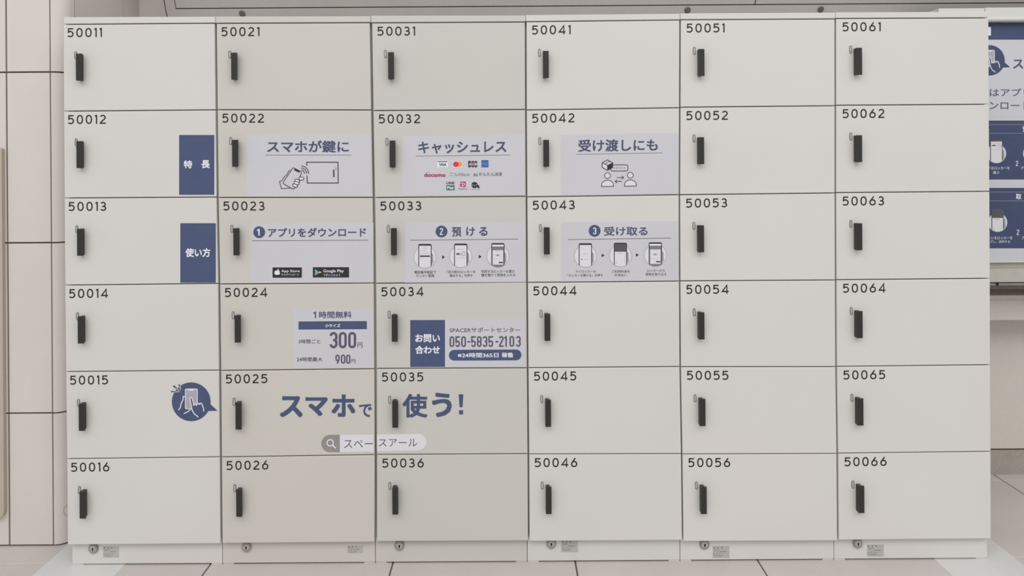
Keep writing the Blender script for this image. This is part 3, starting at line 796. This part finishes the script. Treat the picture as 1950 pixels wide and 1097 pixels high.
# 50025 and 50035: big lettering and a search bar cut by the door gap
a = sticker(2, 5)
a.text('ス', 533.3, 754.3, 576.1, 794.3, M_NAVY, .035, 0, 2); a.text('マ', 581.7, 756.4, 624.1, 792.0, M_NAVY, .035, 0, 2)
a.text('ホ', 631.7, 751.3, 676.5, 793.7, M_NAVY, .035, 0, 2); a.text('で', 683.8, 769.4, 708.3, 794.1, M_NAVY, .02, 0, 2)
a.nm = 'lettering'; done(a, 'large navy lettering')
a = sticker(2, 5, 'search_bar')
a.poly(arc(628.6, 844.6, 16.6, 16.4, 90, 270, 16) + [(647.4, 861.0), (647.2, 827.9), (628.6, 828.2)], M_TAB, 2)
a.poly([(647.2, 827.9), (711.4, 827.2), (711.6, 860.2), (647.4, 861.0)], M_PALE, 2)
a.line([(628.9 + 6 * math.cos(i * math.pi / 12), 843.2 + 6 * math.sin(i * math.pi / 12)) for i in range(24)], 1.9, M_WHITE, 3, True)
a.line([(633.0, 847.6), (639.6, 853.3)], 2.3, M_WHITE)
a.text('スペー', 655.4, 838.0, 709.9, 853.2, M_INK, -.006, .002)
done(a, 'left half of a search bar decal with a grey magnifier tab')
a = sticker(3, 5)
a.text('使', 766.9, 750.2, 813.8, 795.0, M_NAVY, .028, 0, 2); a.text('う', 822.8, 748.0, 860.1, 794.0, M_NAVY, .035, 0, 2)
a.poly([(873.4, 750.9), (882.4, 750.9), (880.7, 775.5), (875.3, 775.5)], M_NAVY, 2); a.rect(874.2, 781.2, 881.9, 789.1, M_NAVY, 2)
a.nm = 'lettering'; done(a, 'large navy lettering')
a = sticker(3, 5, 'search_bar')
a.poly([(717.8, 827.0), (795.8, 825.8)] + arc(795.8, 841.9, 16.4, 16.1, 90, -90, 16)[1:] + [(718.0, 859.6)], M_PALE, 2)
a.text('スアール', 721.1, 836.0, 794.5, 850.6, M_INK, -.006, .004)
done(a, 'pale right half of a search bar decal')

# ------------------------------------------------------------------ things around the lockers
# metal display case above the lockers, leaning forward from the wall
zc0, SLP, ZREF = 1.337, 0.44, 1.285
def cY(z): return 0.40 - SLP * (z - ZREF)
def on_case(px, py, out=0.0):
    """point of the leaning front face seen at this place of the photograph"""
    a, b = px - PX, py - PY
    u, v = a - THETA * b, b + THETA * a
    # z = HC - v*Z/F ; Z = D + cY(z)
    k = -v / F
    Z = (D + 0.40 - SLP * (HC - ZREF)) / (1 + SLP * k)
    return Vector((u * Z / F, Z - D - out, HC + k * Z))
case = empty('display_case', (0.25, 0.45, 1.4))
tag(case, 'long grey metal wall case with round bolts, hanging on the wall above the lockers', 'wall case')
xl = on_case(316, 16).x; xr = 2.45
ztop = 1.70; zl = on_case(335, 16.3).z
def case_box(name, x0, x1, z0, z1, o0, o1, m):
    v = [(x, cY(z) - o, z) for x in (x0, x1) for z, o in ((z0, o0), (z1, o0), (z0, o1), (z1, o1))]
    return obj(name, v, [(0, 1, 3, 2), (4, 6, 7, 5), (0, 4, 5, 1), (2, 3, 7, 6), (0, 2, 6, 4), (1, 5, 7, 3)], m, case)
B = MB()
v = [(x, y, z) for x in (xl, xr) for y, z in ((cY(zc0) + .006, zc0), (YW, zc0), (YW, ztop), (cY(ztop) + .006, ztop))]
B.add(v, [(0, 1, 2, 3), (4, 7, 6, 5), (0, 4, 5, 1), (1, 5, 6, 2), (2, 6, 7, 3), (3, 7, 4, 0)], M_METAL)
B.build('case_body', case)
xi = on_case(334, 10).x
case_box('gap_shade_sheet', xl + .002, xr - .002, zc0 + .002, ztop - .002, -.0052, -.0058, M_GAPSHADE)  # dark sheet behind the panels, colouring their gaps as if in shade
case_box('edge_gap_shade', xl - .0028, xl, zc0, ztop, -.001, -.03, M_GAPSHADE)  # dark strip in place of the shaded gap between case and wall
case_box('bottom_frame', xl, xr, zc0, zl - .0012, 0.0, -.005, M_METAL)
case_box('side_frame', xl, xi - .0012, zl - .0012, ztop, 0.0, -.005, M_METAL)
xm = on_case(1438.5, 3).x
case_box('front_panel', xi + .0012, xm - .0015, zl + .0014, ztop, 0.0005, -.005, M_METAL)
case_box('front_panel', xm + .0015, xr, zl + .0014, ztop, 0.0005, -.005, M_METAL)
for px_, py_ in ((461.5, 26.5), (1309, 19.7), (1562.5, 18.3)):
    q = on_case(px_, py_)
    n = 20; v = []
    for rr, o in ((.0082, 0.0), (.0082, .003), (.0066, .0042), (.0025, .0044)):
        v += [(q.x + rr * math.cos(2 * math.pi * i / n), q.y - o + (-SLP) * rr * math.sin(2 * math.pi * i / n), q.z + rr * math.sin(2 * math.pi * i / n)) for i in range(n)]
    f = [(k * n + i, k * n + (i + 1) % n, (k + 1) * n + (i + 1) % n, (k + 1) * n + i) for k in range(3) for i in range(n)] + [tuple(range(3 * n, 4 * n))]
    obj('bolt', v, f, M_BOLT, case)

# notice board standing behind the right end
YN = 0.28
board = empty('notice_board', (P(2000, 300, YN).x, YN, P(1900, 511, YN).z))
tag(board, 'white framed notice board with navy instruction panels, behind the right end of the lockers', 'notice board')
def nbox(name, px0, px1, py0, py1, y0, y1, m, X1=None):
    a_, b_ = P(px0, py0, y0), P(px1, py1, y0)
    B = MB(); x1 = X1 or b_.x
    B.slab([(a_.x, P(1915, py1, y0).z), (x1, P(1915, py1, y0).z), (x1, P(1915, py0, y0).z), (a_.x, P(1915, py0, y0).z)], y0, y1, .0008, m)
    return B.build(name, board)
XE = P(2230, 300, YN).x
nbox('header', 1787.5, 1875.3, 15.2, 34, YN - .012, YN + .03, M_CASE)
nbox('header', 1876.2, 2200, 14.2, 34, YN - .012, YN + .03, M_CASE, XE)
# rounded top lip
n = 10; v = []; z0 = P(1915, 38.5, YN).z; rr = .0062
for x in (P(1800, 38, YN).x, XE):
    v += [(x, YN - .014 + rr * math.cos(2 * math.pi * i / 16), z0 + rr * math.sin(2 * math.pi * i / 16)) for i in range(16)]
obj('top_lip', v, [(i, (i + 1) % 16, 16 + (i + 1) % 16, 16 + i) for i in range(16)] + [tuple(range(16)), tuple(range(16, 32))], M_CASE, board, smooth=False)
nbox('back_panel', 1800, 2200, 34, 500.5, YN, YN + .03, M_CASE, XE)
a = Art(YN)
a.sheet(1812, 42.5, 2195, 498.2, M_SHEET, 0)
a.rect(1812, 43, 2190, 75.6, M_PNAVY, 1)
a.rect(1881.5, 51.4, 1886.8, 67.6, M_WHITE, 2)
bubble(a, 1884.3, 115.0, .786, M_PNAVY, 1, False)
a.text('スマホで使う', 1929.0, 110.6, 2062, 132.0, M_TITLE, .02, 0, 2)
a.text('はアプリ', 1884.6, 168.6, 1961, 183.4, M_TITLE, .008, 0, 2)
a.text('ンロード', 1884.6, 193.8, 1961, 208.4, M_TITLE, .008, 0, 2)
for y0, y1, l1, l2, ch, chx in ((229.6, 342.0, 237.0, 253.6, '預', 1947.0), (357.8, 473.0, 365.4, 382.4, '取', 1934.2)):
    a.rect(1825, y0, 2180, y1, M_PNAVY, 1); a.rect(1825, l1, 2180, l1 + .7, M_LGREY, 2); a.rect(1825, l2, 2180, l2 + .7, M_LGREY, 2)
    a.text(ch, chx, (l1 + l2) / 2 - 4.6, chx + 10.6, (l1 + l2) / 2 + 5.6, M_WHITE, .02, 0, 2)
phone(a, 1897.3, 292.5, 266.4, 6, 18.0, 24.0, M_DGREY, M_PALE, M_PALE)
phone(a, 1899.6, 423.5, 398.0, 5, 17.8, 23.6, M_DGREY, M_PALE, M_PALE)
phone(a, 1966.5, 292.5, 266.4, 1, 18.0, 24.0, M_DGREY, M_PALE, M_PALE)
phone(a, 1968.5, 423.5, 398.0, 4, 17.8, 23.6, M_DGREY, M_PALE, M_PALE)
a.cond('2', 1934.0, 306.4, 1938.8, 316.0, 1.1, M_WHITE, 2); a.cond('2', 1935.8, 437.4, 1940.6, 447.2, 1.1, M_WHITE, 2)
a.text('するロッカーを', 1880.6, 317.2, 1922.6, 323.0, M_PALE, .008, 0, 2); a.text('選ぶ', 1890.7, 325.8, 1902.8, 331.2, M_PALE, .008, 0, 2)
a.text('ているロッカーを', 1881.0, 450.2, 1927.6, 456.0, M_PALE, .008, 0, 2); a.text('プし、決済する', 1885.0, 457.6, 1923.0, 462.6, M_PALE, .008, 0, 2)
a.text('アプリ', 1944.0, 317.2, 1961, 323.0, M_PALE, .008, 0, 2); a.text('アプリ', 1945.6, 450.0, 1962.6, 455.8, M_PALE, .008, 0, 2)
tag(a.build('poster', board), 'pale poster with navy panels and phone pictures')
nbox('bottom_lip', 1800, 2200, 498.6, 500.2, YN - .006, YN, M_CASE, XE)
nbox('bottom_rail', 1800, 2200, 500.6, 510.5, YN + .006, YW - .001, M_RAIL, XE)
nbox('bottom_rail', 1800, 2200, 511.6, 537.5, YN - .004, YW - .001, M_RAIL, XE)
nbox('lower_channel', 1800, 2200, 539.2, 543.2, YN + .01, YW - .001, M_RAIL, XE)
q0, q1 = P(1896.5, 538.6, YN + .01), P(1900.8, 543.6, YN + .01)
B = MB(); B.box(q0.x, q1.x, YN + .008, YN + .012, q1.z, q0.z, M_GAPSHADE); B.build('hole_shade', board)  # dark block drawn in place of a shaded hole in the channel

# stone ledge on the back wall under the board
yl = YW - .095
za, zb_, zc_ = P(1915, 562.5, yl).z, P(1915, 609.5, yl).z, P(1915, 570.8, yl).z
B = MB()
B.box(P(1800, 580, yl).x, 2.5, yl, YW - .0005, zb_, zc_ - .0008, M_WALL)
B.box(P(1800, 580, yl).x, 2.5, yl - .001, YW - .0005, zc_, za, M_WALL)
tag(B.build('trim_1'), kind='structure')

# white strips lying on the floor under both ends of the bank
def strip(xa, xb, label):
    B = MB(); v = []
    for z, i in ((0.0001, 0), (0.0009, .0004)):
        v += [(xa + i, -1.3, z), (xb - i, -1.3, z), (xb - i, .44, z), (xa + i, .44, z)]
    B.add(v, [(3, 2, 1, 0), (4, 5, 6, 7)] + [(j, (j + 1) % 4, 4 + (j + 1) % 4, 4 + j) for j in range(4)], M_STRIP)
    return tag(B.build('white_strip'), label, 'strip', 'white strips on the floor under the locker bank')
l0, l1 = floor_pt(97, 1066).x, floor_pt(227, 1087.5).x
strip(l0, l1, 'white floor strip running out from under the left end of the lockers')
r0, r1 = floor_pt(1797, 1082).x, floor_pt(1918, 1052).x
strip(r0, r1, 'white floor strip running out from under the right end of the lockers')

# beige panel on the pillar, cut by the left edge of the frame
yq = YP - .012
xr_ = P(5.2, 640, yq).x; zt, zb2 = P(4, 282, yq).z, P(4, 988, yq).z
pts = [(xr_ - .30, zt), (xr_ - .003, zt), (xr_, zt - .003)] + [(xr_ - .018 + .018 * math.cos(t * math.pi / 16), zb2 + .018 - .018 * math.sin(t * math.pi / 16)) for t in range(9)] + [(xr_ - .30, zb2)]
n = len(pts)
obj('access_panel', [(p[0], yq, p[1]) for p in pts] + [(p[0], YP - .0002, p[1]) for p in pts],
    [tuple(reversed(range(n))), tuple(range(n, 2 * n))] + [(i, (i + 1) % n, n + (i + 1) % n, n + i) for i in range(n)], M_BEIGE)
tag(bpy.data.objects['access_panel'], 'tall beige panel with a rounded lower corner on the tiled pillar', 'panel')

# thin wire loop sticking out between pillar and lockers
cw = P(130, 972, .05)
pts = [Vector((cw.x - .011 * math.sin(t * math.pi / 12), .05, cw.z + .0125 * math.cos(t * math.pi / 12) - .001 * t / 12)) for t in range(-2, 15)]
v = []; f = []
for i, p in enumerate(pts):
    d = (pts[min(i + 1, len(pts) - 1)] - pts[max(i - 1, 0)]).normalized(); s_ = d.cross(Vector((0, 1, 0)))
    for k in range(6): v.append(p + .0005 * (math.cos(k * math.pi / 3) * s_ + math.sin(k * math.pi / 3) * Vector((0, 1, 0))))
for i in range(len(pts) - 1):
    for k in range(6): f.append((i * 6 + k, i * 6 + (k + 1) % 6, i * 6 + 6 + (k + 1) % 6, i * 6 + 6 + k))
obj('wire_loop', v, f, M_WIRE)
tag(bpy.data.objects['wire_loop'], 'thin grey wire loop poking out beside the lowest left locker door', 'wire')
